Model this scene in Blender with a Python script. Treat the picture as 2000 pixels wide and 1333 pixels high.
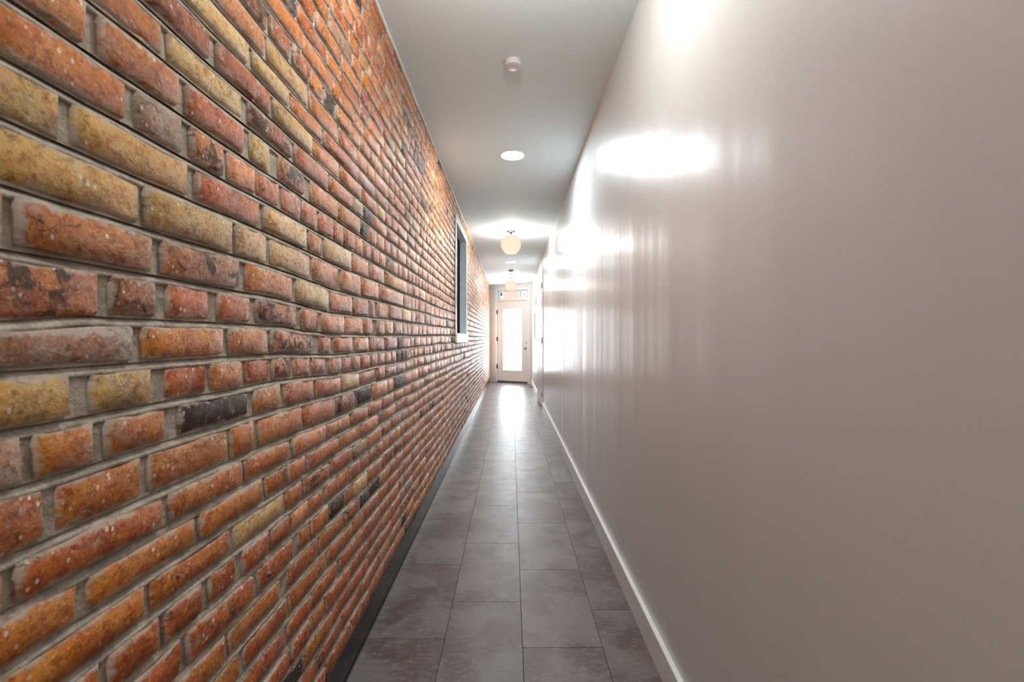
import bpy, bmesh, math, random
from math import sin, cos, pi, radians, exp, sqrt
from mathutils import Vector, Matrix, noise
random.seed(7)
sc = bpy.context.scene
for o in list(bpy.data.objects): bpy.data.objects.remove(o)
C = sc.collection

# ------------------------------------------------------------------ camera, world, exposure
CAMH = 1.184; F = 900.0; VX, VY = 998.0, 661.0
XL, XR, CEIL = -.571, .540, 2.608
cam = bpy.data.objects.new('camera', bpy.data.cameras.new('camera')); C.objects.link(cam)
cam.location = (0, 0, CAMH); cam.rotation_euler = (pi/2, 0, 0)
cam.data.sensor_width = 36; cam.data.lens = 36*F/2000
cam.data.shift_x = (1000-VX)/2000; cam.data.shift_y = -(666.5-VY)/2000
cam.data.clip_start = .02; cam.data.clip_end = 200
cam.data.dof.use_dof = True; cam.data.dof.focus_distance = 2.6; cam.data.dof.aperture_fstop = 8
sc.camera = cam
vs = sc.view_settings
vs.view_transform = 'Standard'; vs.look = 'None'; vs.gamma = 1; vs.use_curve_mapping = False
vs.exposure = 0.44
w = bpy.data.worlds.new('sky'); sc.world = w; w.use_nodes = True
wb = w.node_tree.nodes['Background']; wb.inputs[0].default_value = (.93, .96, 1, 1); wb.inputs[1].default_value = 1.7

DOWN_E = 280.0      # radiance of the recessed lenses
GLOBE_W = 90.0      # bulb inside each glass globe
DOOR_E = 13.0        # daylight through the obscured door glass

# ------------------------------------------------------------------ node helpers
def mat(name):
    m = bpy.data.materials.new(name); m.use_nodes = True
    nt = m.node_tree; b = nt.nodes['Principled BSDF']
    return m, nt, b
def N(nt, t, **kw):
    n = nt.nodes.new(t)
    for k, v in kw.items():
        if k.startswith('i_'):
            key = k[2:]; key = int(key) if key.isdigit() else key.replace('_', ' ')
            n.inputs[key].default_value = v
        else: setattr(n, k, v)
    return n
def mathn(nt, op, a, b=None, c=None, clamp=False):
    n = nt.nodes.new('ShaderNodeMath'); n.operation = op; n.use_clamp = clamp
    for i, v in enumerate((a, b, c)):
        if v is None: continue
        if isinstance(v, (int, float)): n.inputs[i].default_value = v
        else: nt.links.new(v, n.inputs[i])
    return n.outputs[0]
def sstep(nt, v, lo, hi, a=0, b=1):
    n = nt.nodes.new('ShaderNodeMapRange'); n.interpolation_type = 'SMOOTHSTEP'
    nt.links.new(v, n.inputs[0]); n.inputs[1].default_value = lo; n.inputs[2].default_value = hi
    n.inputs[3].default_value = a; n.inputs[4].default_value = b
    return n.outputs[0]
def mix(nt, f, a, b, bt='MIX'):
    n = nt.nodes.new('ShaderNodeMix'); n.data_type = 'RGBA'; n.blend_type = bt
    for s, v in ((n.inputs[0], f), (n.inputs[6], a), (n.inputs[7], b)):
        if isinstance(v, (int, float)): s.default_value = v
        elif isinstance(v, tuple): s.default_value = v if len(v) == 4 else (*v, 1)
        else: nt.links.new(v, s)
    return n.outputs[2]
def noise_n(nt, vec, scale, detail=4, rough=.55, dist=0):
    n = N(nt, 'ShaderNodeTexNoise'); n.inputs['Scale'].default_value = scale
    n.inputs['Detail'].default_value = detail; n.inputs['Roughness'].default_value = rough
    n.inputs['Distortion'].default_value = dist
    if vec is not None: nt.links.new(vec, n.inputs['Vector'])
    return n.outputs[0]
def mapping(nt, vec, scale):
    n = N(nt, 'ShaderNodeMapping'); n.inputs['Scale'].default_value = scale
    nt.links.new(vec, n.inputs[0]); return n.outputs[0]
def bump(nt, h, dist, strength=1, normal=None):
    n = N(nt, 'ShaderNodeBump'); n.inputs['Distance'].default_value = dist; n.inputs['Strength'].default_value = strength
    nt.links.new(h, n.inputs['Height'])
    if normal is not None: nt.links.new(normal, n.inputs['Normal'])
    return n.outputs[0]
def plain(name, col, rough=.5, metal=0, spec=.5, relief=0, rscale=60):
    m, nt, b = mat(name)
    pos = N(nt, 'ShaderNodeNewGeometry').outputs['Position']
    n = noise_n(nt, pos, rscale, 4)
    c = mix(nt, sstep(nt, n, .3, .7), tuple(x*.95 for x in col), tuple(min(1, x*1.04) for x in col))
    nt.links.new(c, b.inputs['Base Color'])
    b.inputs['Roughness'].default_value = rough; b.inputs['Metallic'].default_value = metal
    b.inputs['Specular IOR Level'].default_value = spec
    if relief: nt.links.new(bump(nt, n, relief), b.inputs['Normal'])
    return m

# ------------------------------------------------------------------ materials
def brick_mat():
    m, nt, b = mat('old_brick')
    L = nt.links
    def att(n): return N(nt, 'ShaderNodeAttribute', attribute_name=n)
    bc, bd = att('bc'), att('bd')
    s1 = N(nt, 'ShaderNodeSeparateXYZ'); L.new(bc.outputs['Vector'], s1.inputs[0])
    s2 = N(nt, 'ShaderNodeSeparateXYZ'); L.new(bd.outputs['Vector'], s2.inputs[0])
    u, v, seed = s1.outputs; ln, ht, dark = s2.outputs
    cx = N(nt, 'ShaderNodeCombineXYZ'); L.new(u, cx.inputs[0]); L.new(v, cx.inputs[1]); L.new(seed, cx.inputs[2])
    P = cx.outputs[0]
    ca, cb = att('ca').outputs['Color'], att('cb').outputs['Color']
    n1 = noise_n(nt, P, 22, 5, .62, .6)
    col = mix(nt, sstep(nt, n1, .40, .62), ca, cb)
    nd = noise_n(nt, P, 75, 6, .7, .4)
    col = mix(nt, sstep(nt, nd, .46, .64, 0, .80), col, mix(nt, 1.0, col, (.42, .27, .17), 'MULTIPLY'))
    nl = noise_n(nt, P, 130, 4, .6)
    col = mix(nt, sstep(nt, nl, .53, .66, 0, .42), col, (.88, .45, .15))
    # burnt, glazed blotches
    nb = noise_n(nt, P, 30, 8, .72, .9)
    nb2 = noise_n(nt, mapping(nt, P, (1, 1, .3)), 13, 3, .5)
    thr = mathn(nt, 'ADD', nb, mathn(nt, 'MULTIPLY', nb2, .6))
    thr = mathn(nt, 'ADD', thr, mathn(nt, 'MULTIPLY', dark, .36))
    burnt = sstep(nt, thr, 1.0, 1.09)
    col = mix(nt, mathn(nt, 'MULTIPLY', burnt, .88), col, (.034, .018, .011))
    # pale specks of old paint and lime
    vor = N(nt, 'ShaderNodeTexVoronoi'); vor.inputs['Scale'].default_value = 105; L.new(mapping(nt, P, (1, .75, 1)), vor.inputs['Vector'])
    vr = N(nt, 'ShaderNodeSeparateColor'); L.new(vor.outputs['Color'], vr.inputs[0])
    sp = mathn(nt, 'MULTIPLY', sstep(nt, vor.outputs['Distance'], .34, .20), sstep(nt, vr.outputs[0], .74, .78))
    sp = mathn(nt, 'MULTIPLY', sp, sstep(nt, noise_n(nt, P, 18, 2), .42, .58))
    col = mix(nt, mathn(nt, 'MULTIPLY', sp, .9), col, (.80, .72, .60))
    # mortar smeared over the arrises
    d1 = mathn(nt, 'MINIMUM', u, mathn(nt, 'SUBTRACT', ln, u))
    d2 = mathn(nt, 'MINIMUM', v, mathn(nt, 'SUBTRACT', ht, v))
    d = mathn(nt, 'MINIMUM', d1, d2)
    ne = noise_n(nt, P, 48, 6, .65)
    dd = mathn(nt, 'ADD', d, mathn(nt, 'MULTIPLY', mathn(nt, 'SUBTRACT', ne, .5), .034))
    sm = sstep(nt, dd, .0, .0080, .82, 0)
    big = sstep(nt, noise_n(nt, P, 11, 3, .5), .57, .70, 0, .50)
    sm = mathn(nt, 'MAXIMUM', sm, mathn(nt, 'MULTIPLY', big, sstep(nt, ne, .42, .6)))
    col = mix(nt, sm, col, (.50, .41, .33))
    L.new(col, b.inputs['Base Color'])
    r = sstep(nt, nd, .3, .75, .25, .45)
    r = mathn(nt, 'ADD', r, mathn(nt, 'MULTIPLY', sm, .15))
    r = mathn(nt, 'ADD', r, mathn(nt, 'MULTIPLY', burnt, .18))
    L.new(r, b.inputs['Roughness']); b.inputs['Specular IOR Level'].default_value = .27
    # relief: drag marks, pits, cracks
    h = mathn(nt, 'MULTIPLY', nb, 1.0)
    h = mathn(nt, 'ADD', h, mathn(nt, 'MULTIPLY', nd, .7))
    h = mathn(nt, 'ADD', h, mathn(nt, 'MULTIPLY', noise_n(nt, P, 240, 4, .7), .35))
    cr = noise_n(nt, mapping(nt, P, (1, 1.6, 1)), 16, 8, .68, .3)
    crack = mathn(nt, 'ABSOLUTE', mathn(nt, 'SUBTRACT', cr, .5))
    crk = sstep(nt, crack, .0, .007, 1, 0)
    crk = mathn(nt, 'MULTIPLY', crk, sstep(nt, noise_n(nt, P, 9, 1), .54, .62))
    h = mathn(nt, 'SUBTRACT', h, mathn(nt, 'MULTIPLY', crk, .8))
    L.new(bump(nt, h, .0036, 1), b.inputs['Normal'])
    return m
def mortar_mat():
    m, nt, b = mat('mortar')
    pos = N(nt, 'ShaderNodeNewGeometry').outputs['Position']
    n = noise_n(nt, pos, 30, 6, .6); n2 = noise_n(nt, pos, 150, 5, .6)
    c = mix(nt, sstep(nt, n, .35, .65), (.30, .255, .195), (.50, .43, .34))
    c = mix(nt, sstep(nt, n2, .5, .75, 0, .5), c, (.13, .11, .09))
    nt.links.new(c, b.inputs['Base Color']); b.inputs['Roughness'].default_value = .62
    h = mathn(nt, 'ADD', n2, mathn(nt, 'MULTIPLY', n, 1.2))
    nt.links.new(bump(nt, h, .003), b.inputs['Normal'])
    return m
def wallpaint():
    m, nt, b = mat('satin_wall_paint')
    pos = N(nt, 'ShaderNodeNewGeometry').outputs['Position']
    n = noise_n(nt, mapping(nt, pos, (1, 1, .7)), 160, 3, .5)         # roller stipple
    nv = noise_n(nt, mapping(nt, pos, (1, 2.2, .10)), 1.6, 2.2, .45)     # long vertical undulation of the boards
    c = mix(nt, sstep(nt, n, .3, .7), (.645, .665, .67), (.66, .68, .685))
    nt.links.new(c, b.inputs['Base Color'])
    b.inputs['Roughness'].default_value = .30; b.inputs['Specular IOR Level'].default_value = .36
    b1 = bump(nt, nv, .010, 1)
    nt.links.new(bump(nt, n, .0002, 1, b1), b.inputs['Normal'])
    return m
def tile_mat():
    m, nt, b = mat('slate_vinyl')
    pos = N(nt, 'ShaderNodeNewGeometry').outputs['Position']
    oi = N(nt, 'ShaderNodeObjectInfo').outputs['Random']
    cx = N(nt, 'ShaderNodeCombineXYZ')
    nt.links.new(mathn(nt, 'MULTIPLY', oi, 37.0), cx.inputs[2]); 
    ad = N(nt, 'ShaderNodeVectorMath', operation='ADD'); nt.links.new(pos, ad.inputs[0]); nt.links.new(cx.outputs[0], ad.inputs[1])
    P = ad.outputs[0]
    n1 = noise_n(nt, P, 5, 5, .6, .3); n2 = noise_n(nt, mapping(nt, P, (1, 2.2, 1)), 26, 7, .7, .2)
    n3 = noise_n(nt, mapping(nt, P, (1, 7, 1)), 20, 5, .7)
    c = mix(nt, sstep(nt, n1, .40, .60), (.078, .052, .050), (.140, .118, .112))
    c = mix(nt, sstep(nt, n2, .47, .70, 0, .55), c, (.23, .205, .195))
    k = mathn(nt, 'MULTIPLY', sstep(nt, n3, .60, .74), sstep(nt, n1, .48, .62))
    c = mix(nt, mathn(nt, 'MULTIPLY', k, .6), c, (.40, .37, .355))
    c = mix(nt, 1.0, c, mix(nt, oi, (.90, .90, .90), (1.10, 1.08, 1.07)), 'MULTIPLY')
    nt.links.new(c, b.inputs['Base Color'])
    nt.links.new(sstep(nt, n2, .3, .7, .34, .46), b.inputs['Roughness'])
    nt.links.new(bump(nt, n2, .0006), b.inputs['Normal'])
    return m
M_BRICK = brick_mat(); M_MORTAR = mortar_mat(); M_WALL = wallpaint(); M_TILE = tile_mat()
M_CEIL = plain('ceiling_paint', (.75, .85, .88), .75, relief=.0002, rscale=140)
M_TRIM = plain('white_trim_paint', (.84, .85, .85), .30)
M_DOOR = plain('white_door_paint', (.72, .79, .82), .38)
M_CAULK = plain('pale_caulk', (.70, .70, .66), .5, relief=.001)
M_BLACK = plain('black_gloss_board', (.006, .0065, .007), .17, spec=.3, relief=.0007, rscale=14)
M_GAP = plain('joint_dark', (.03, .026, .025), .8)
M_NICKEL = plain('brushed_nickel', (.42, .39, .36), .32, 1)
M_LAMPMETAL = plain('smoked_nickel', (.018, .016, .015), .55, 0, .3)
M_DARKMETAL = plain('dark_bronze', (.05, .045, .04), .4, .8)
M_PLASTIC = plain('white_plastic', (.72, .70, .69), .4)
M_GREYP = plain('grey_plastic', (.35, .34, .33), .45)
M_RUBBER = plain('dark_rubber', (.03, .03, .03), .7)
M_BLUEGREY = plain('window_jamb_paint', (.78, .85, .89), .4)
M_MATTEBLACK = plain('matte_black', (.012, .014, .018), .8, 0, .1)
M_DARK = plain('painted_dark_void', (.02, .025, .03), .8)  # near-black colour stands in for unlit space behind window and side door
M_STUCCO = plain('pink_beige_render', (.72, .50, .42), .8, relief=.004)
M_GRASS = plain('street_ground', (.2, .2, .19), .9, relief=.01)
def emis(name, col, s, gloss=.0):
    m, nt, b = mat(name)
    b.inputs['Base Color'].default_value = (.8, .8, .8, 1); b.inputs['Roughness'].default_value = .3
    b.inputs['Emission Color'].default_value = (*col, 1); b.inputs['Emission Strength'].default_value = s
    return m
M_LENS = emis('led_lens', (.86, .95, 1), DOWN_E)
M_DAY = emis('obscured_daylit_glass', (.86, .94, 1), DOOR_E)
def opal(c0=(1.0, .84, .68), c1=(1.0, .74, .48)):
    m = bpy.data.materials.new('opal_glass'); m.use_nodes = True; nt = m.node_tree
    for n in list(nt.nodes): nt.nodes.remove(n)
    out = N(nt, 'ShaderNodeOutputMaterial'); tr = N(nt, 'ShaderNodeBsdfTransparent'); em = N(nt, 'ShaderNodeEmission')
    lw = N(nt, 'ShaderNodeLayerWeight'); lw.inputs[0].default_value = .35
    c = mix(nt, lw.outputs['Facing'], c0, c1)
    nt.links.new(c, em.inputs[0]); em.inputs[1].default_value = 1.0
    tr.inputs[0].default_value = (1, 1, 1, 1)
    mx = N(nt, 'ShaderNodeMixShader'); mx.inputs[0].default_value = .82
    nt.links.new(tr.outputs[0], mx.inputs[1]); nt.links.new(em.outputs[0], mx.inputs[2])
    nt.links.new(mx.outputs[0], out.inputs[0])
    return m
M_OPAL = opal((.80, .66, .52), (.80, .56, .34)); M_OPAL2 = opal((.80, .72, .62), (.80, .70, .58))
def glassm():
    m, nt, b = mat('clear_glass')
    b.inputs['Transmission Weight'].default_value = 1; b.inputs['Roughness'].default_value = .0
    b.inputs['IOR'].default_value = 1.45; b.inputs['Base Color'].default_value = (.9, .95, .95, 1)
    return m
M_GLASS = glassm()

# ------------------------------------------------------------------ object helpers
def link_mesh(name, verts, faces, m, parent=None, smooth=False):
    me = bpy.data.meshes.new(name); me.from_pydata(verts, [], faces); me.update()
    if m: me.materials.append(m)
    if smooth:
        for p in me.polygons: p.use_smooth = True
    o = bpy.data.objects.new(name, me); C.objects.link(o)
    if parent: o.parent = parent
    return o
def obj(name, bm, m, parent=None, smooth=False):
    bmesh.ops.recalc_face_normals(bm, faces=bm.faces)
    me = bpy.data.meshes.new(name); bm.to_mesh(me); bm.free()
    me.materials.append(m)
    if smooth:
        for p in me.polygons: p.use_smooth = True
    o = bpy.data.objects.new(name, me); C.objects.link(o)
    if parent: o.parent = parent
    return o
def bx(bm, x0, x1, y0, y1, z0, z1, bev=0, mtx=None):
    r = bmesh.ops.create_cube(bm, size=1)
    vs_ = r['verts']
    for v in vs_:
        v.co = Vector(((x0+x1)/2+v.co.x*(x1-x0), (y0+y1)/2+v.co.y*(y1-y0), (z0+z1)/2+v.co.z*(z1-z0)))
    if bev:
        es = list({e for v in vs_ for e in v.link_edges})
        r2 = bmesh.ops.bevel(bm, geom=es, offset=bev, segments=2, affect='EDGES', profile=.5)
        vs_ = list({v for f in r2['faces'] for v in f.verts} | {v for v in vs_ if v.is_valid})
    if mtx is not None:
        for v in vs_: v.co = mtx @ v.co
    return bm
def box(name, m, parent, *a, bev=0):
    return obj(name, bx(bmesh.new(), *a, bev=bev), m, parent)
def lathe(name, prof, m, parent=None, seg=48, axis='Z', smooth=True, close=True):
    """prof: list of (r, z); revolve around local Z"""
    verts, faces = [], []
    n = len(prof)
    for i in range(seg):
        a = 2*pi*i/seg
        for r, z in prof: verts.append((r*cos(a), r*sin(a), z))
    for i in range(seg):
        j = (i+1) % seg
        for k in range(n-1): faces.append((i*n+k, j*n+k, j*n+k+1, i*n+k+1))
    o = link_mesh(name, verts, faces, m, parent, smooth)
    bm = bmesh.new(); bm.from_mesh(o.data)
    bmesh.ops.remove_doubles(bm, verts=bm.verts, dist=1e-5); bmesh.ops.recalc_face_normals(bm, faces=bm.faces)
    bm.to_mesh(o.data); bm.free()
    return o
def tag(o, label, cat, group=None):
    o['label'] = label; o['category'] = cat
    if group: o['group'] = group
    return o
def thing(name, label, cat, loc=(0, 0, 0), rz=0, group=None):
    o = bpy.data.objects.new(name, None); C.objects.link(o); o.location = loc; o.rotation_euler = (0, 0, rz)
    o.empty_display_size = .05
    return tag(o, label, cat, group)
def struct(o): o['kind'] = 'structure'; return o
def sempty(name, loc=(0, 0, 0), rz=0):
    o = bpy.data.objects.new(name, None); C.objects.link(o); o.location = loc; o.rotation_euler = (0, 0, rz)
    return struct(o)
def copy_tree(o, parent=None):
    c = o.copy(); C.objects.link(c); c.parent = parent
    for ch in [x for x in bpy.data.objects if x.parent == o]: copy_tree(ch, c)
    return c

YB, YE_L, YE_R = -3.0, 12.45, 11.85      # back of the corridor, skewed far end

# ------------------------------------------------------------------ floor
fl = struct(box('floor', M_GAP, None, -.75, .75, YB, 13.0, -.06, -.0022))
cols = [(-.566, -.262, 1.815), (-.260, .0435, 2.069), (.0455, .350, 1.762), (.352, .5395, 2.008)]
tproto = {}
PIT = .594; g = .0011
for ci, (x0, x1, y0) in enumerate(cols):
    w_ = x1-x0
    bm = bmesh.new(); bx(bm, -w_/2, w_/2, -PIT/2+g, PIT/2-g, -.006, 0, bev=.0006)
    proto = obj('tile', bm, M_TILE); me = proto.data; bpy.data.objects.remove(proto)
    k = -8
    while True:
        yc = y0+(k+.5)*PIT; k += 1
        if yc-PIT/2 < YB: continue
        lim = YE_R+.35
        if yc-PIT/2 > lim: break
        o = bpy.data.objects.new('tile', me); C.objects.link(o); o.parent = fl
        o.location = ((x0+x1)/2, yc, random.uniform(-.0003, .0001))

# ------------------------------------------------------------------ ceiling, back, shell
cl = struct(box('ceiling', M_CEIL, None, -.75, .75, YB, 13.0, CEIL, CEIL+.12))
struct(box('wall_back', M_WALL, None, -.75, .75, YB-.12, YB, -.06, CEIL+.12))

# ------------------------------------------------------------------ right wall with its doorway
DY0, DY1, DH = 7.80, 8.68, 2.27
bm = bmesh.new()
bx(bm, XR, XR+.14, YB, DY0, 0, CEIL); bx(bm, XR, XR+.14, DY1, 12.6, 0, CEIL); bx(bm, XR, XR+.14, DY0, DY1, DH, CEIL)
wr = struct(obj('wall_right', bm, M_WALL))
def baseboard(name, y0, y1):
    # profile: square board with a small eased top edge
    xf = .5215; pr = [(XR-.0005, 0), (xf, 0), (xf, .1075), (xf+.0015, .109), (XR-.0005, .109)]
    v = [(x, y, z) for y in (y0, y1) for x, z in pr]; n = len(pr)
    f = [(i, (i+1) % n, n+(i+1) % n, n+i) for i in range(n)] + [tuple(range(n)), tuple(range(2*n-1, n-1, -1))]
    return struct(link_mesh(name, v, f, M_TRIM))
baseboard('baseboard_right', YB, DY0-.07); baseboard('baseboard_right_far', DY1+.07, 11.87)
d2 = sempty('door_2', (XR, DY0, 0))
box('door_frame', M_TRIM, d2, -.012, -.0005, -.068, -.002, 0, DH+.06, bev=.002)
box('door_frame', M_TRIM, d2, -.012, -.0005, DY1-DY0+.002, DY1-DY0+.068, 0, DH+.06, bev=.002)
box('door_frame', M_TRIM, d2, -.012, -.0005, -.002, DY1-DY0+.002, DH+.002, DH+.06, bev=.002)
box('back_panel', M_DARK, d2, .12, .139, .0, DY1-DY0, 0, DH)  # added to close the doorway, dark colour in place of an unlit room
# leaf hinged on the near side, standing slightly ajar
aj = radians(2.6)
leaf = obj('door_leaf', bx(bmesh.new(), -.006, .034, .012, .855, .02, DH-.02, bev=.003), M_BLUEGREY, d2)
leaf.location = (-.006, .012, 0); leaf.rotation_euler = (0, 0, aj)
for z in (.25, 1.15, 2.08):
    h = lathe('hinge', [(0, -.05), (.009, -.05), (.009, .05), (0, .05)], M_NICKEL if z > 2 else M_BLUEGREY, leaf, 16); h.location = (-.012, .006, z)

# ------------------------------------------------------------------ far end: skewed wall with glazed door and transom
EW = sqrt((XR-XL)**2+(YE_L-YE_R)**2)
ang = math.atan2(YE_R-YE_L, XR-XL)
# local frame: x runs left to right along the wall, y goes away from the viewer, origin at the left corner
ef = sempty('door_1', (XL, YE_L, 0), ang)
s0, s1 = .1745*EW, .896*EW
g0, g1 = .3119*EW, .7546*EW
LT, LB = 2.17, .05
T0, T1, TZ0, TZ1 = .225*EW, .885*EW, 2.235, 2.435
bm = bmesh.new()
bx(bm, -.25, s0-.03, 0, .15, 0, CEIL); bx(bm, s1+.03, EW+.25, 0, .15, 0, CEIL)
bx(bm, s0-.03, s1+.03, 0, .15, 2.47, CEIL)
we = obj('wall_far', bm, M_DOOR); struct(we); we.location = ef.location; we.rotation_euler = ef.rotation_euler
def ebox(name, m, *a, bev=0, parent=ef): return box(name, m, parent, *a, bev=bev)
ebox('casing', M_DOOR, s0-.095, s0-.012, -.018, -.0005, 0, 2.50, bev=.004)
ebox('casing', M_DOOR, s1+.012, s1+.095, -.018, -.0005, 0, 2.50, bev=.004)
ebox('casing', M_DOOR, s0-.012, s1+.012, -.018, -.0005, 2.452, 2.54, bev=.004)
ebox('door_jamb', M_DOOR, s0-.0295, s0-.003, 0.0, .15, 0, 2.4695, bev=.002)
ebox('door_jamb', M_DOOR, s1+.003, s1+.0295, 0.0, .15, 0, 2.4695, bev=.002)
ebox('door_jamb', M_DOOR, s0-.003, s1+.003, 0.0, .15, 2.435, 2.4695, bev=.002)
ebox('transom_bar', M_DOOR, s0-.003, s1+.003, 0.0, .15, LT+.004, 2.235, bev=.003)
ebox('transom_mullion', M_DOOR, .70*EW-.012, .70*EW+.012, .05, .09, TZ0, TZ1, bev=.002)
bm = bmesh.new()
bx(bm, s0-.003, T0, .05, .09, TZ0, TZ1); bx(bm, T1, s1+.003, .05, .09, TZ0, TZ1)
obj('transom_frame', bm, M_DOOR, ef)
ebox('transom_pane', M_GLASS, T0, .70*EW-.012, .066, .070, TZ0, TZ1)
ebox('transom_pane', M_GLASS, .70*EW+.012, T1, .066, .070, TZ0, TZ1)
ebox('threshold', M_NICKEL, s0-.003, s1+.003, -.03, .10, 0.001, .022, bev=.004)
ebox('weatherstrip', M_RUBBER, s0+.004, s1-.004, .034, .05, .023, LB+.002)
dl = ebox('door_leaf', M_DOOR, s0, g0, .03, .074, LB, LT)
bm = bmesh.new(); bm.from_mesh(dl.data); bx(bm, g1, s1, .03, .074, LB, LT); bx(bm, g0, g1, .03, .074, LB, .334); bx(bm, g0, g1, .03, .074, 1.947, LT)
bm.to_mesh(dl.data); bm.free()
bm = bmesh.new()   # raised glazing bead
for a in ((g0-.028, g0+.004, .020, .031, .306, 1.975), (g1-.004, g1+.028, .020, .031, .306, 1.975),
          (g0+.004, g1-.004, .020, .031, .306, .338), (g0+.004, g1-.004, .020, .031, 1.943, 1.975)): bx(bm, *a, bev=.003)
obj('glazing_bead', bm, M_DOOR, dl)
box('pane', M_DAY, dl, g0, g1, .040, .060, .334, 1.947)
for z in (1.884, 1.163, .43):
    h = box('hinge', M_DARKMETAL, dl, s0-.014, s0+.012, -.004, .029, z-.055, z+.055, bev=.003)
db = lathe('deadbolt', [(0, 0), (.031, 0), (.031, .008), (.024, .014), (.008, .016), (.008, .03), (0, .03)], M_PLASTIC, dl, 24)
db.rotation_euler = (pi/2, 0, 0); db.location = (.846*EW, .03, 1.070)
kb = lathe('door_knob', [(0, 0), (.032, 0), (.032, .006), (.012, .01), (.012, .036), (.026, .044), (.030, .056), (.024, .068), (0, .07)], M_NICKEL, dl, 24)
kb.rotation_euler = (pi/2, 0, 0); kb.location = (.838*EW, .03, .925)

# ------------------------------------------------------------------ street beyond the transom
struct(box('ground', M_GRASS, None, -12, 12, 13.2, 30, -.35, -.2))
bl = thing('building', 'pink-beige rendered house seen through the glass above the end door', 'building', (0, 22, -.2))
bm = bmesh.new(); bx(bm, -.36, .40, 0, 4, 0, 5.2); bx(bm, .40, .68, 0, 4, 0, 3.25); bx(bm, .40, .68, 0, 4, 3.75, 5.2); bx(bm, .68, 6, 0, 4, 0, 5.2)
obj('wall', bm, M_STUCCO, bl)
wf = bmesh.new()
for a in ((.34, .40, -.05, .05, 3.2, 3.8), (.68, .74, -.05, .05, 3.2, 3.8), (.40, .68, -.05, .05, 3.74, 3.8), (.40, .68, -.05, .05, 3.2, 3.26), (.40, .68, -.02, .04, 3.5, 3.53)): bx(wf, *a)
fr = obj('window', wf, M_TRIM, bl)
box('pane', M_BLUEGREY, fr, .40, .68, .05, .08, 3.25, 3.75)
box('cornice', M_TRIM, bl, -.45, 6.1, -.12, .0, 5.1, 5.3, bev=.02)
sl = thing('wall_lantern', 'dark green lantern bracketed off the corner of the pink-beige house', 'lantern', (-.46, 21.98, 3.28))
lathe('lantern_body', [(0, -.09), (.045, -.08), (.055, .05), (.03, .09), (0, .10)], plain('green_enamel', (.03, .09, .04), .4), sl, 12)
box('bracket', M_DARKMETAL, sl, 0, .105, -.012, .012, .04, .06)

# ------------------------------------------------------------------ brick wall
WY0, WY1, WZ0, WZ1 = 4.70, 5.865, 1.137, 2.472           # outer edge of the window casing
OY0, OY1, OZ0, OZ1 = 4.752, 5.79, 1.235, 2.397           # opening
HB = .122                                                # lower edge of the brickwork
bm = bmesh.new()
EO = .0135
for a in ((YB, OY0-EO, -.05, CEIL), (OY1+EO, 12.7, -.05, CEIL), (OY0-EO, OY1+EO, -.05, OZ0-EO), (OY0-EO, OY1+EO, OZ1+EO, CEIL)):
    bx(bm, -.76, XL-.026, *a)
wl = struct(obj('wall_left', bm, M_MORTAR))

S0 = {-4: 1.2556, -3: 1.135, -2: 1.03, -1: .917, 0: .806, 1: .680, 2: .556, 3: .433, 4: .299, 5: .172, 6: .047,
      7: -.073, 8: -.19, 9: -.308, 10: -.444, 11: -.554, 12: -.668, 13: -.784, 14: -.904, 15: -1.03}
STOP = (CEIL-CAMH)/.571; SBOT = -(CAMH-HB)/.571
j = -5; s = 1.2556
while True:
    s += .1135
    if s > STOP-.055: s = STOP; S0[j] = s; break
    S0[j] = s; j -= 1
JTOP = j
j = 16; s = -1.03
while True:
    s -= .119
    if s < SBOT+.05: s = SBOT; S0[j] = s; break
    S0[j] = s; j += 1
JBOT = j
def interp(x, xs, ys):
    if x <= xs[0]: return ys[0]
    for a, b, c, d in zip(xs, xs[1:], ys, ys[1:]):
        if x <= b: return c+(d-c)*(x-a)/(b-a)
    return ys[-1]
def jz(j, y):
    """height of bed joint j at distance y along the wall"""
    s = S0[j]
    w_ = exp(-((s-.02)/.45)**2)
    d = interp(y, (.5, 1.15, 1.29, 1.48, 2.0, 2.6, 4.1, 5, 14), (0, 0, -.013, -.030, -.026, -.024, -.004, 0, 0))*w_
    if j == 6: d += interp(y, (.50, .56, .62), (-.022, -.012, 0))
    if j not in (JTOP, JBOT):
        amp = interp(y, (.5, 1.2, 2.5, 12), (.0022, .006, .010, .012))
        d += amp*noise.noise(Vector((y*1.9, j*.35+3.1, 0)))*1.2 + .004*noise.noise(Vector((y*9, j*3.7, 5)))
        if j == JBOT-1 or j == JTOP+1: d *= .5
    return CAMH+.571*(s+d)
def wave(y, z):
    return .0045*noise.noise(Vector((y*.9, z*1.4, 9.1))) * interp(y, (.5, 1.5), (.3, 1))
def py(x): return .571*F/(VX-x)

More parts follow.
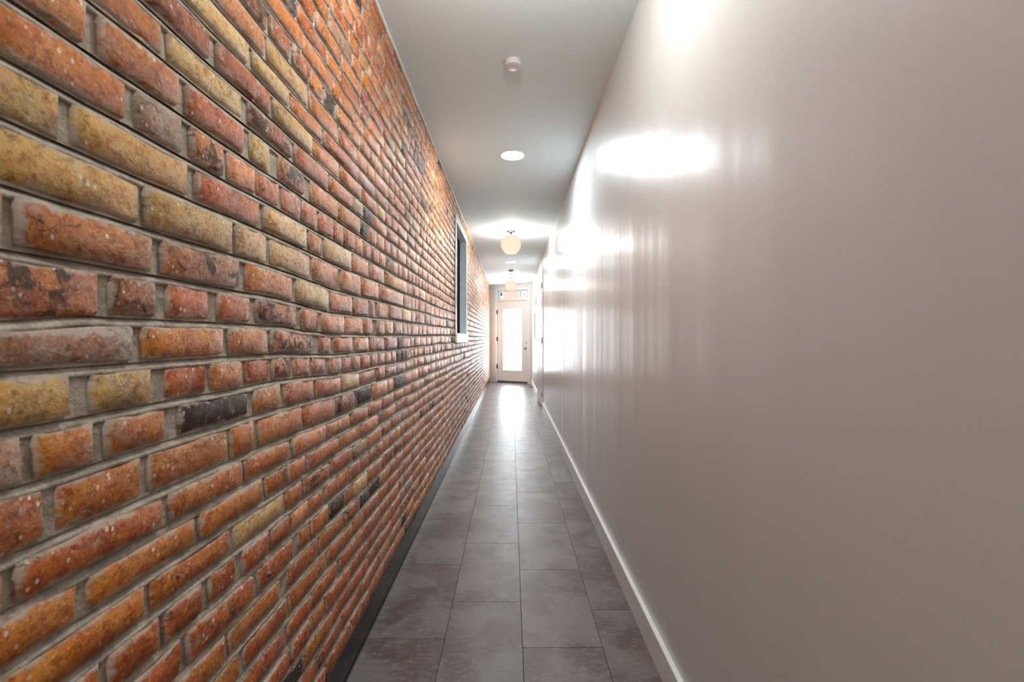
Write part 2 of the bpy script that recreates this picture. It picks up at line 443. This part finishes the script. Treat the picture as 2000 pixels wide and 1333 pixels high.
COLS = {  # colour a, colour b, how burnt
 'O': ((.62, .215, .028), (.53, .130, .012), .12), 'Y': ((.66, .41, .11), (.60, .29, .04), .04), 'T': ((.76, .50, .21), (.72, .41, .14), .0),
 'P': ((.72, .29, .095), (.60, .175, .042), .08), 'R': ((.56, .145, .024), (.40, .078, .012), .16), 'D': ((.52, .155, .022), (.30, .070, .012), .50),
 'K': ((.17, .12, .085), (.09, .06, .045), .95), 'G': ((.42, .28, .19), (.40, .17, .08), .1)}
TR = {  # course above joint j : traced bricks (left px, right px, colour)
 -4: [(470,522,'D'),(530,567,'R'),(574,605,'D'),(609,633,'O'),(637,656,'K'),(660,686,'O')],
 -3: [(390,518,'P'),(523,603,'T'),(606,661,'O'),(665,700,'R')],
 -2: [(330,486,'T'),(495,566,'T'),(571,631,'O'),(634,700,'R')],
 -1: [(288,412,'R'),(427,499,'R'),(502,527,'R'),(536,609,'Y'),(614,664,'O'),(667,706,'P'),(710,739,'O')],
 0: [(170,320,'O'),(331,475,'T'),(487,570,'D'),(577,640,'R'),(645,688,'O'),(690,708,'G'),(711,730,'K')],
 1: [(0,168,'O'),(196,349,'O'),(367,476,'R'),(489,528,'Y'),(545,595,'D'),(608,661,'O'),(664,702,'O'),(706,720,'K'),(723,736,'R')],
 2: [(0,250,'O'),(268,357,'G'),(375,437,'D'),(447,500,'P'),(503,546,'R'),(552,588,'R'),(591,619,'R'),(625,650,'R'),(654,671,'O'),(674,693,'R'),(696,710,'P'),(713,725,'R'),(727,741,'R')],
 3: [(0,124,'Y'),(145,370,'Y'),(387,507,'R'),(517,598,'T'),(605,631,'O'),(636,686,'T'),(691,722,'P'),(725,751,'R'),(755,795,'P')],
 4: [(0,274,'Y'),(286,453,'Y'),(463,522,'T'),(531,607,'T'),(613,663,'P'),(668,705,'P'),(708,739,'P'),(743,787,'P')],
 5: [(0,10,'G'),(36,297,'O'),(320,467,'D'),(482,573,'O'),(581,643,'T'),(648,689,'P'),(693,721,'R'),(725,733,'R'),(739,761,'P'),(763,785,'P')],
 6: [(0,200,'D'),(221,308,'D'),(331,410,'R'),(430,490,'R'),(503,580,'D'),(590,624,'R'),(631,673,'P'),(677,712,'P'),(714,727,'R'),(738,751,'R'),(753,767,'P'),(769,786,'R')],
 7: [(0,262,'G'),(283,438,'O'),(450,523,'O'),(532,611,'D'),(626,649,'R'),(655,690,'R'),(696,721,'P'),(725,752,'R'),(755,775,'R'),(777,785,'K')],
 8: [(0,140,'Y'),(182,300,'Y'),(328,407,'R'),(415,475,'O'),(483,530,'R'),(535,570,'D'),(576,607,'R'),(613,637,'R'),(645,667,'R'),(671,688,'R'),(690,705,'P'),(708,722,'R'),(725,738,'R'),(740,752,'P'),(754,764,'P')],
 9: [(0,46,'G'),(72,188,'O'),(212,327,'O'),(355,487,'K'),(499,549,'O'),(557,613,'R'),(619,666,'R'),(669,702,'T'),(706,735,'R'),(738,752,'R')],
 10: [(0,92,'D'),(116,281,'O'),(297,448,'O'),(454,498,'O'),(508,588,'O'),(595,654,'R'),(658,693,'D'),(697,727,'K'),(730,756,'P')],
 11: [(0,8,'O'),(38,318,'R'),(334,475,'O'),(481,565,'O'),(573,634,'P'),(637,683,'P'),(688,718,'R'),(721,745,'R')],
 12: [(0,155,'O'),(176,384,'O'),(396,513,'O'),(520,561,'O'),(564,595,'O'),(599,662,'R'),(666,705,'P'),(708,737,'P')],
 13: [(0,287,'O'),(299,452,'O'),(460,557,'T'),(561,590,'O'),(595,642,'D'),(647,688,'R'),(692,715,'G')],
 14: [(0,199,'R'),(217,313,'R'),(326,397,'R'),(413,464,'R'),(477,526,'R'),(531,567,'R'),(571,603,'P'),(606,633,'O'),(637,657,'R'),(660,682,'P')],
 15: [(100,356,'R'),(368,497,'R'),(506,572,'R'),(585,606,'O'),(609,641,'O'),(645,672,'K'),(675,690,'O')],
 16: [(250,443,'O'),(450,549,'O'),(562,622,'R'),(625,672,'O')],
 17: [(300,472,'O'),(480,561,'R'),(567,637,'O'),(641,688,'R')],
 18: [(390,558,'R'),(564,608,'R'),(611,658,'R'),(664,709,'R')],
}
HEADER = {2, 8, 14, -4, -10}
def rcol(j, y):
    r = random.random()
    hi = S0[j] > .1
    tbl = (('O', .22), ('R', .22), ('P', .40), ('T', .06), ('D', .05), ('K', .02), ('G', .03)) if hi else \
          (('O', .34), ('R', .40), ('P', .10), ('T', .015), ('D', .09), ('K', .03), ('G', .025))
    a = 0
    for k, p in tbl:
        a += p
        if r < a: return k
    return 'R'
def rlen(j):
    if j in HEADER: return random.uniform(.086, .104)
    return random.choice((.198, .205, .192, .200, .098, .103, .15))
bricks = []      # (y0, y1, course joint below, colour)
for j in range(JTOP+1, JBOT+1):
    row = []
    for (a, b, c) in TR.get(j, []):
        y1 = py(b); y0 = py(a)
        if a == 0: y0 = min(.505, y1-.2) if y1-.505 < .2 else .50
        row.append((y0, y1, c))
    if not row:
        row = [(.6+random.uniform(0, .1), .8+random.uniform(0, .1), rcol(j, .7))]
        row[0] = (row[0][0], row[0][0]+rlen(j), row[0][2])
    y = row[0][0]
    while y > YB+.05:
        l = rlen(j); row.insert(0, (max(YB+.01, y-.011-l), y-.011, rcol(j, y))); y -= .011+l
    y = row[-1][1]
    while y < 12.42:
        l = rlen(j); gp = random.uniform(.007, .013)
        row.append((y+gp, min(12.44, y+gp+l), rcol(j, y))); y += gp+l
    bricks += [(a, b, j, c) for a, b, c in row if b-a > .012]

def split_window(a, b, j):
    zc = (jz(j, (a+b)/2)+jz(j-1, (a+b)/2))/2
    if zc < WZ0+.0 or zc > WZ1-.0: return [(a, b)]
    out = []
    if a < WY0+.02: out.append((a, min(b, WY0+.02)))
    if b > WY1-.02: out.append((max(a, WY1-.02), b))
    return [(p, q) for p, q in out if q-p > .01]
def brick_geo(a, b, j, rnd, near):
    """closed-front pillow block, 4x1 segments round the face"""
    hj = rnd.uniform(.0058, .0082)
    lb = 4 if near else 3
    jit = .0033 if near else .0016
    ds = rnd.uniform(-.0028, .0028); tl = rnd.uniform(-.002, .002)
    pts = []
    def P(y, edge, inset):
        if edge == 'b': return jz(j, y)+hj+inset
        return jz(j-1, y)-hj-inset
    zb, zt = jz(j, a)+hj, jz(j-1, a)-hj
    if j == JBOT: zb = jz(j, a)
    def ring(ins, dep, jt):
        r = []
        ya, yb = a+ins, b-ins
        for i in range(lb+1):
            y = ya+(yb-ya)*i/lb; z = jz(j, min(max(y, a), b))+(hj if j != JBOT else .0)+ins
            r.append((y+rnd.uniform(-jt, jt)*.6, z+rnd.uniform(-jt, jt), dep))
        for i in range(lb+1):
            y = yb-(yb-ya)*i/lb; z = jz(j-1, min(max(y, a), b))-(hj if j-1 != JTOP else .004)-ins
            r.append((y+rnd.uniform(-jt, jt)*.6, z+rnd.uniform(-jt, jt), dep))
        return r
    r0 = ring(0, -.024, .0005); r1 = ring(.0012, -.0045, jit); r2 = ring(.0045, 0, jit)
    n = len(r0)
    raw = r0+r1+r2
    cy = (a+b)/2; cz = (jz(j, cy)+jz(j-1, cy))/2
    raw += [((a*.68+b*.32), cz, .0012), ((a*.32+b*.68), cz, .0012)]
    verts = []
    for y, z, d in raw:
        dd = d+ds+tl*(y-cy)/(b-a+.01)+wave(y, z) if d > -.02 else d
        verts.append((XL+dd, y, z))
    faces = []
    for k in (0, n):
        for i in range(n):
            i2 = (i+1) % n; faces.append((k+i, k+i2, k+n+i2, k+n+i))
    c1, c2 = 3*n, 3*n+1; o = 2*n; m = lb
    top = list(range(o+m+1, o+n)); bot = list(range(o, o+m+1))
    half = m//2
    # left fan (towards a) and right fan (towards b), joined across the middle
    Lp = bot[:half+1]; Rp = bot[half:]; Rt = top[:len(top)-half]; Lt = top[len(top)-half-1:]
    for p, q in zip(Lp, Lp[1:]): faces.append((p, q, c1))
    faces.append((Lp[-1], c2, c1))
    for p, q in zip(Rp, Rp[1:]): faces.append((p, q, c2))
    faces.append((Rp[-1], Rt[0], c2))
    for p, q in zip(Rt, Rt[1:]): faces.append((p, q, c2))
    faces.append((Lt[0], c1, c2))
    for p, q in zip(Lt, Lt[1:]): faces.append((p, q, c1))
    faces.append((Lt[-1], Lp[0], c1))
    seed = rnd.uniform(0, 60)
    bc = [(y-a, z-zb, seed) for (_, y, z) in verts]
    return verts, faces, bc, (b-a, zt-zb)
def set_attrs(me, bc, bd, ca, cb):
    for nm, data, t in (('bc', bc, 'FLOAT_VECTOR'), ('bd', bd, 'FLOAT_VECTOR')):
        a = me.attributes.new(nm, t, 'POINT'); a.data.foreach_set('vector', [c for v in data for c in v])
    for nm, data in (('ca', ca), ('cb', cb)):
        a = me.attributes.new(nm, 'FLOAT_COLOR', 'POINT'); a.data.foreach_set('color', [c for v in data for c in (*v, 1)])
    me.polygons.foreach_set('use_smooth', [True]*len(me.polygons))
recs = []
for (a, b, j, c) in bricks:
    for (p, q) in split_window(a, b, j):
        # size on the photograph
        if q < .45: area = 0
        else:
            pa = max(p, .5)
            x0 = VX+XL*F/pa; x1 = VX+XL*F/q
            zm = (jz(j, q)+jz(j-1, q))/2; ym = VY-(zm-CAMH)*F/((pa+q)/2)
            area = (x1-x0)*.06*F/((pa+q)/2)
            ya = VY-(zm-CAMH)*F/q
            if ya < -20 or ya > 1353: area = 0
        recs.append((area, p, q, j, c))
recs.sort(key=lambda r: -r[0])
sv, sf, sbc, sbd, sca, scb = [], [], [], [], [], []
for i, (area, p, q, j, c) in enumerate(recs):
    rnd = random.Random(int((p*1000+j*7919)) & 0xffffff)
    A, B, dk = COLS[c]
    vr = rnd.uniform(.84, 1.14); hs = rnd.uniform(.92, 1.08)
    A = (A[0]*vr, A[1]*vr*hs, A[2]*vr*hs); B = (B[0]*vr, B[1]*vr*hs, B[2]*vr)
    dk += rnd.uniform(-.1, .12)
    v, f, bc, (bl_, bh) = brick_geo(p, q, j, rnd, i < 300)
    n = len(v); bd = [(bl_, bh, dk)]*n
    if i < 300:
        o = link_mesh('brick', v, f, M_BRICK, wl); set_attrs(o.data, bc, bd, [A]*n, [B]*n)
    else:
        k = len(sv); sv += v; sf += [tuple(x+k for x in t) for t in f]; sbc += bc; sbd += bd; sca += [A]*n; scb += [B]*n
o = link_mesh('brickwork', sv, sf, M_BRICK, wl); set_attrs(o.data, sbc, sbd, sca, scb); o['kind'] = 'stuff'

# mortar: weather-struck bed joints and slightly recessed cross joints
mv, mf = [], []
def strip(prof, y0, y1, step_near=.022):
    ys = []; y = y0
    while y < y1:
        ys.append(y); y += step_near*max(1, min(6, abs(y)/1.2)) if y > .3 else .12
    ys.append(y1)
    base = len(mv); n = None
    for y in ys:
        pr = prof(y); n = len(pr)
        for d, z in pr: mv.append((XL+d+wave(y, z), y, z))
    for i in range(len(ys)-1):
        for k in range(n-1):
            q = base+i*n+k; mf.append((q, q+n, q+n+1, q+1))
def spans(zc):
    return [(YB, WY0+.03), (WY1-.03, 12.46)] if WZ0+.01 < zc < WZ1-.01 else [(YB, 12.46)]
for j in range(JTOP, JBOT+1):
    zc = CAMH+.571*S0[j]
    for (ya, yb) in spans(zc):
        if j == JBOT: continue
        def prof(y, j=j):
            z = jz(j, y)
            w1 = .002*noise.noise(Vector((y*14, j*2.3, 1))); w2 = .0022*noise.noise(Vector((y*22, j*2.3, 7)))
            return [(-.025, z+.012), (-.0165+w1, z+.0085), (-.0125+w1, z+.0025), (-.0050+w2, z-.0035), (-.0032+w2, z-.0075), (-.0055, z-.0105), (-.024, z-.0125)]
        strip(prof, ya, yb)
for j in range(JTOP+1, JBOT+1):
    zc = CAMH+.571*(S0[j]+S0[j-1])/2
    for (ya, yb) in spans(zc):
        def prof(y, j=j):
            z0, z1 = jz(j, y), jz(j-1, y)
            w1 = -.0075+.003*noise.noise(Vector((y*16, j*5.3, 2)))
            return [(w1, z0+(.004 if j != JBOT else -.0)), (w1-.001, (z0+z1)/2), (w1-.002, z1-.004)]
        strip(prof, ya, yb, .03)
# close the lower edge of the bedding
def prof(y):
    z = jz(JBOT, y); return [(-.0075, z), (-.028, z-.001)]
strip(prof, YB, 12.46)
mo = link_mesh('mortar', mv, mf, M_MORTAR, wl, True); mo['kind'] = 'stuff'

# black board under the bricks, pale bead under the ceiling
ys = [YB+i*(12.45-YB)/160 for i in range(161)]
v, f = [], []
for y in ys:
    q = .0015*noise.noise(Vector((y*2.3, 0, 4)))
    for x, z in ((-.596, 0), (-.5655+q*.3, 0), (-.5655+q*.3, .010), (-.5695+q*.3, .014), (-.575+q, .116), (-.578+q, HB-.0015), (-.596, HB-.0015)): v.append((x, y, z))
for i in range(160):
    for k in range(6): a = i*7+k; f.append((a, a+7, a+8, a+1))
f += [tuple(range(7)), tuple(reversed(range(160*7, 161*7)))]
struct(link_mesh('baseboard_left', v, f, M_BLACK))
v, f = [], []
ys = [YB+i*(12.43-YB)/500 for i in range(501)]
for y in ys:
    q = .0035*noise.noise(Vector((y*4.5, 0, 14)))+.002*noise.noise(Vector((y*17, 0, 3)))
    for x, z in ((XL-.008, CEIL-.0005), (XL-.008, CEIL-.011+q), (XL+.004+q, CEIL-.0095+q*.6), (XL+.008+q*.6, CEIL-.0005)): v.append((x, y, z))
for i in range(500):
    for k in range(3): a = i*4+k; f.append((a, a+4, a+5, a+1))
f += [(0, 1, 2, 3), (2003, 2002, 2001, 2000)]
struct(link_mesh('trim_1', v, f, M_CAULK))

# ------------------------------------------------------------------ window in the brick wall
wi = sempty('window_1', (XL, 0, 0))
P0, P1 = .003, .013
box('casing', M_TRIM, wi, P0, P1, WY0, OY0, WZ0+.098, WZ1, bev=.003)
box('casing', M_TRIM, wi, P0, P1, OY1, WY1, WZ0+.098, WZ1, bev=.003)
box('casing', M_TRIM, wi, P0, P1, OY0, OY1, OZ1, WZ1, bev=.003)
box('sill', M_TRIM, wi, P0, .026, WY0-.004, WY1+.004, WZ0, WZ0+.098, bev=.005)
bm = bmesh.new()
for a in ((-.072, P0, OY0-.012, OY0, OZ0-.012, OZ1+.012), (-.072, P0, OY1, OY1+.012, OZ0-.012, OZ1+.012),
          (-.072, P0, OY0, OY1, OZ0-.012, OZ0), (-.072, P0, OY0, OY1, OZ1, OZ1+.012)): bx(bm, *a)
obj('jamb_lining', bm, M_BLUEGREY, wi)
bm = bmesh.new()
for a in ((-.12, -.073, OY0-.012, OY0+.018, OZ0-.012, OZ1+.012), (-.12, -.073, OY1-.018, OY1+.012, OZ0-.012, OZ1+.012), (-.12, -.073, OY0+.018, OY1-.018, OZ0-.012, OZ0+.02),
          (-.12, -.073, OY0+.018, OY1-.018, OZ1-.02, OZ1+.012)): bx(bm, *a, bev=.002)
ws = obj('sash', bm, M_MATTEBLACK, wi)
box('added_dark_sheet', M_MATTEBLACK, ws, -.086, -.084, OY0+.018, OY1-.018, OZ0+.02, OZ1-.02)  # opaque dark sheet added so the glass behind shows no bright reflection
box('pane', M_GLASS, ws, -.108, -.103, OY0+.018, OY1-.018, OZ0+.02, OZ1-.02)
bm = bmesh.new()   # dark box added outside the window to keep the bright sky out
for a in ((-1.3, -1.2, 4.3, 6.3, .6, 3.0), (-1.2, -.765, 4.3, 4.4, .6, 3.0), (-1.2, -.765, 6.2, 6.3, .6, 3.0), (-1.2, -.765, 4.4, 6.2, .6, .7), (-1.2, -.765, 4.4, 6.2, 2.9, 3.0)): bx(bm, *a)
struct(obj('added_dark_box', bm, M_DARK))

# ------------------------------------------------------------------ ceiling fittings
def downlight(y, label):
    t = thing('recessed_light', label, 'ceiling light', (0.012, y, CEIL), 0, 'recessed lights in the corridor ceiling')
    lathe('trim_ring', [(.086, -.0005), (.094, -.0005), (.0945, -.003), (.091, -.0065), (.088, -.007), (.086, -.005), (.086, -.0005)], M_PLASTIC, t)
    lathe('lens', [(0, -.0055), (.0855, -.0055)], M_LENS, t)
    return t
d1 = downlight(3.58, 'large white recessed ceiling light nearest the viewer, before the first globe lamp')
for y, lb in ((8.60, 'small-looking recessed ceiling light between the two globe lamps'), (-1.3, 'recessed ceiling light behind the viewer')):
    c = copy_tree(d1); c.location = (0.0, y, CEIL); c['label'] = lb
def globe(y, label):
    t = thing('globe_lamp', label, 'ceiling lamp', (0, y, CEIL), 0, 'opal globe lamps on the corridor ceiling')
    lathe('canopy', [(0, -.0005), (.058, -.0005), (.060, -.004), (.056, -.012), (.035, -.017), (.014, -.019), (0, -.019)], M_LAMPMETAL, t)
    lathe('stem', [(0, -.0185), (.011, -.0185), (.011, -.040), (.022, -.043), (.022, -.056), (0, -.056)], M_LAMPMETAL, t, 24)
    R = .134; zc = -.178
    pr = []
    a0, a1 = math.asin(.024/R), pi-math.asin(.078/R)
    for i in range(29):
        a = a0+(a1-a0)*i/28; pr.append((R*sin(a), zc+R*cos(a)))
    r, z = pr[-1]
    lathe('glass_shade', pr, M_OPAL, t)
    lathe('shade_bottom', [(r, z), (r-.003, z-.006), (r-.012, z-.009), (0, z-.010)], M_OPAL2, t)  # paler cap added over the globe's open bottom to even out its light
    ld = bpy.data.lights.new('bulb', 'POINT'); ld.energy = GLOBE_W; ld.color = (1, .965, .92); ld.shadow_soft_size = 0
    lo = bpy.data.objects.new('bulb', ld); C.objects.link(lo); lo.parent = t; lo.location = (0, 0, zc)
    return t
g1_ = globe(6.13, 'nearer opal glass globe lamp, just past the window, on a nickel stem')
c = copy_tree(g1_); c.location = (0, 10.85, CEIL); c['label'] = 'farther opal glass globe lamp hanging just in front of the end door'
c = copy_tree(g1_); c.location = (0, 1.30, CEIL); c['label'] = 'opal glass globe lamp above the viewer, out of the picture'
t = thing('smoke_detector', 'small round white detector on the ceiling nearest the viewer', 'detector', (.0095, 2.37, CEIL))
lathe('detector_base', [(0, -.0005), (.042, -.0005), (.042, -.008), (0, -.008)], M_PLASTIC, t)
lathe('detector_cover', [(0, -.028), (.037, -.028), (.0425, -.025), (.043, -.011), (.040, -.008), (0, -.008)], M_PLASTIC, t)
t = thing('smoke_detector', 'small grey domed detector on the ceiling beyond the second recessed light', 'detector', (0, 9.65, CEIL))
lathe('detector_base', [(0, -.0005), (.056, -.0005), (.056, -.010), (0, -.010)], M_GREYP, t, 32)
lathe('detector_dome', [(.048, -.010), (.042, -.025), (.022, -.036), (0, -.039)], M_GREYP, t, 32)
t = thing('sprinkler_head', 'tiny metal sprinkler head on the ceiling just before the farther globe lamp', 'sprinkler', (0, 10.22, CEIL))
lathe('escutcheon', [(0, -.0005), (.036, -.0005), (.034, -.008), (.012, -.010), (0, -.010)], M_NICKEL, t, 24)
lathe('nozzle', [(0, -.010), (.010, -.010), (.008, -.026), (.018, -.028), (.018, -.031), (0, -.031)], M_NICKEL, t, 24)

# ------------------------------------------------------------------ fittings on the right wall and floor
t = thing('wall_switch', 'slim white control plate on the plain wall beside the side door', 'switch', (XR, 7.62, 1.54))
box('plate', M_PLASTIC, t, -.007, -.0005, -.04, .04, -.10, .10, bev=.002)
box('rocker', M_PLASTIC, t, -.010, -.0065, -.018, .018, -.05, .05, bev=.0012)
t = thing('wall_panel', 'white rectangular service panel on the wall between side door and end door', 'panel', (XR, 10.45, 1.46))
box('panel_frame', M_GREYP, t, -.012, -.0005, -.20, .20, -.29, .29, bev=.003)
box('panel_cover', M_PLASTIC, t, -.018, -.0115, -.185, .185, -.275, .275, bev=.003)
box('latch', M_DARKMETAL, t, -.022, -.0175, -.17, -.15, -.02, .02, bev=.001)
t = thing('door_stop', 'white door stop with a dark foot by the end door', 'door stop', (.487, 11.1, 0))
lathe('stop_foot', [(0, 0), (.024, 0), (.024, .012), (.018, .016), (0, .016)], M_RUBBER, t, 20)
lathe('stop_post', [(0, .0155), (.017, .0155), (.014, .03), (.014, .075), (.018, .082), (.012, .09), (0, .09)], M_TRIM, t, 20)
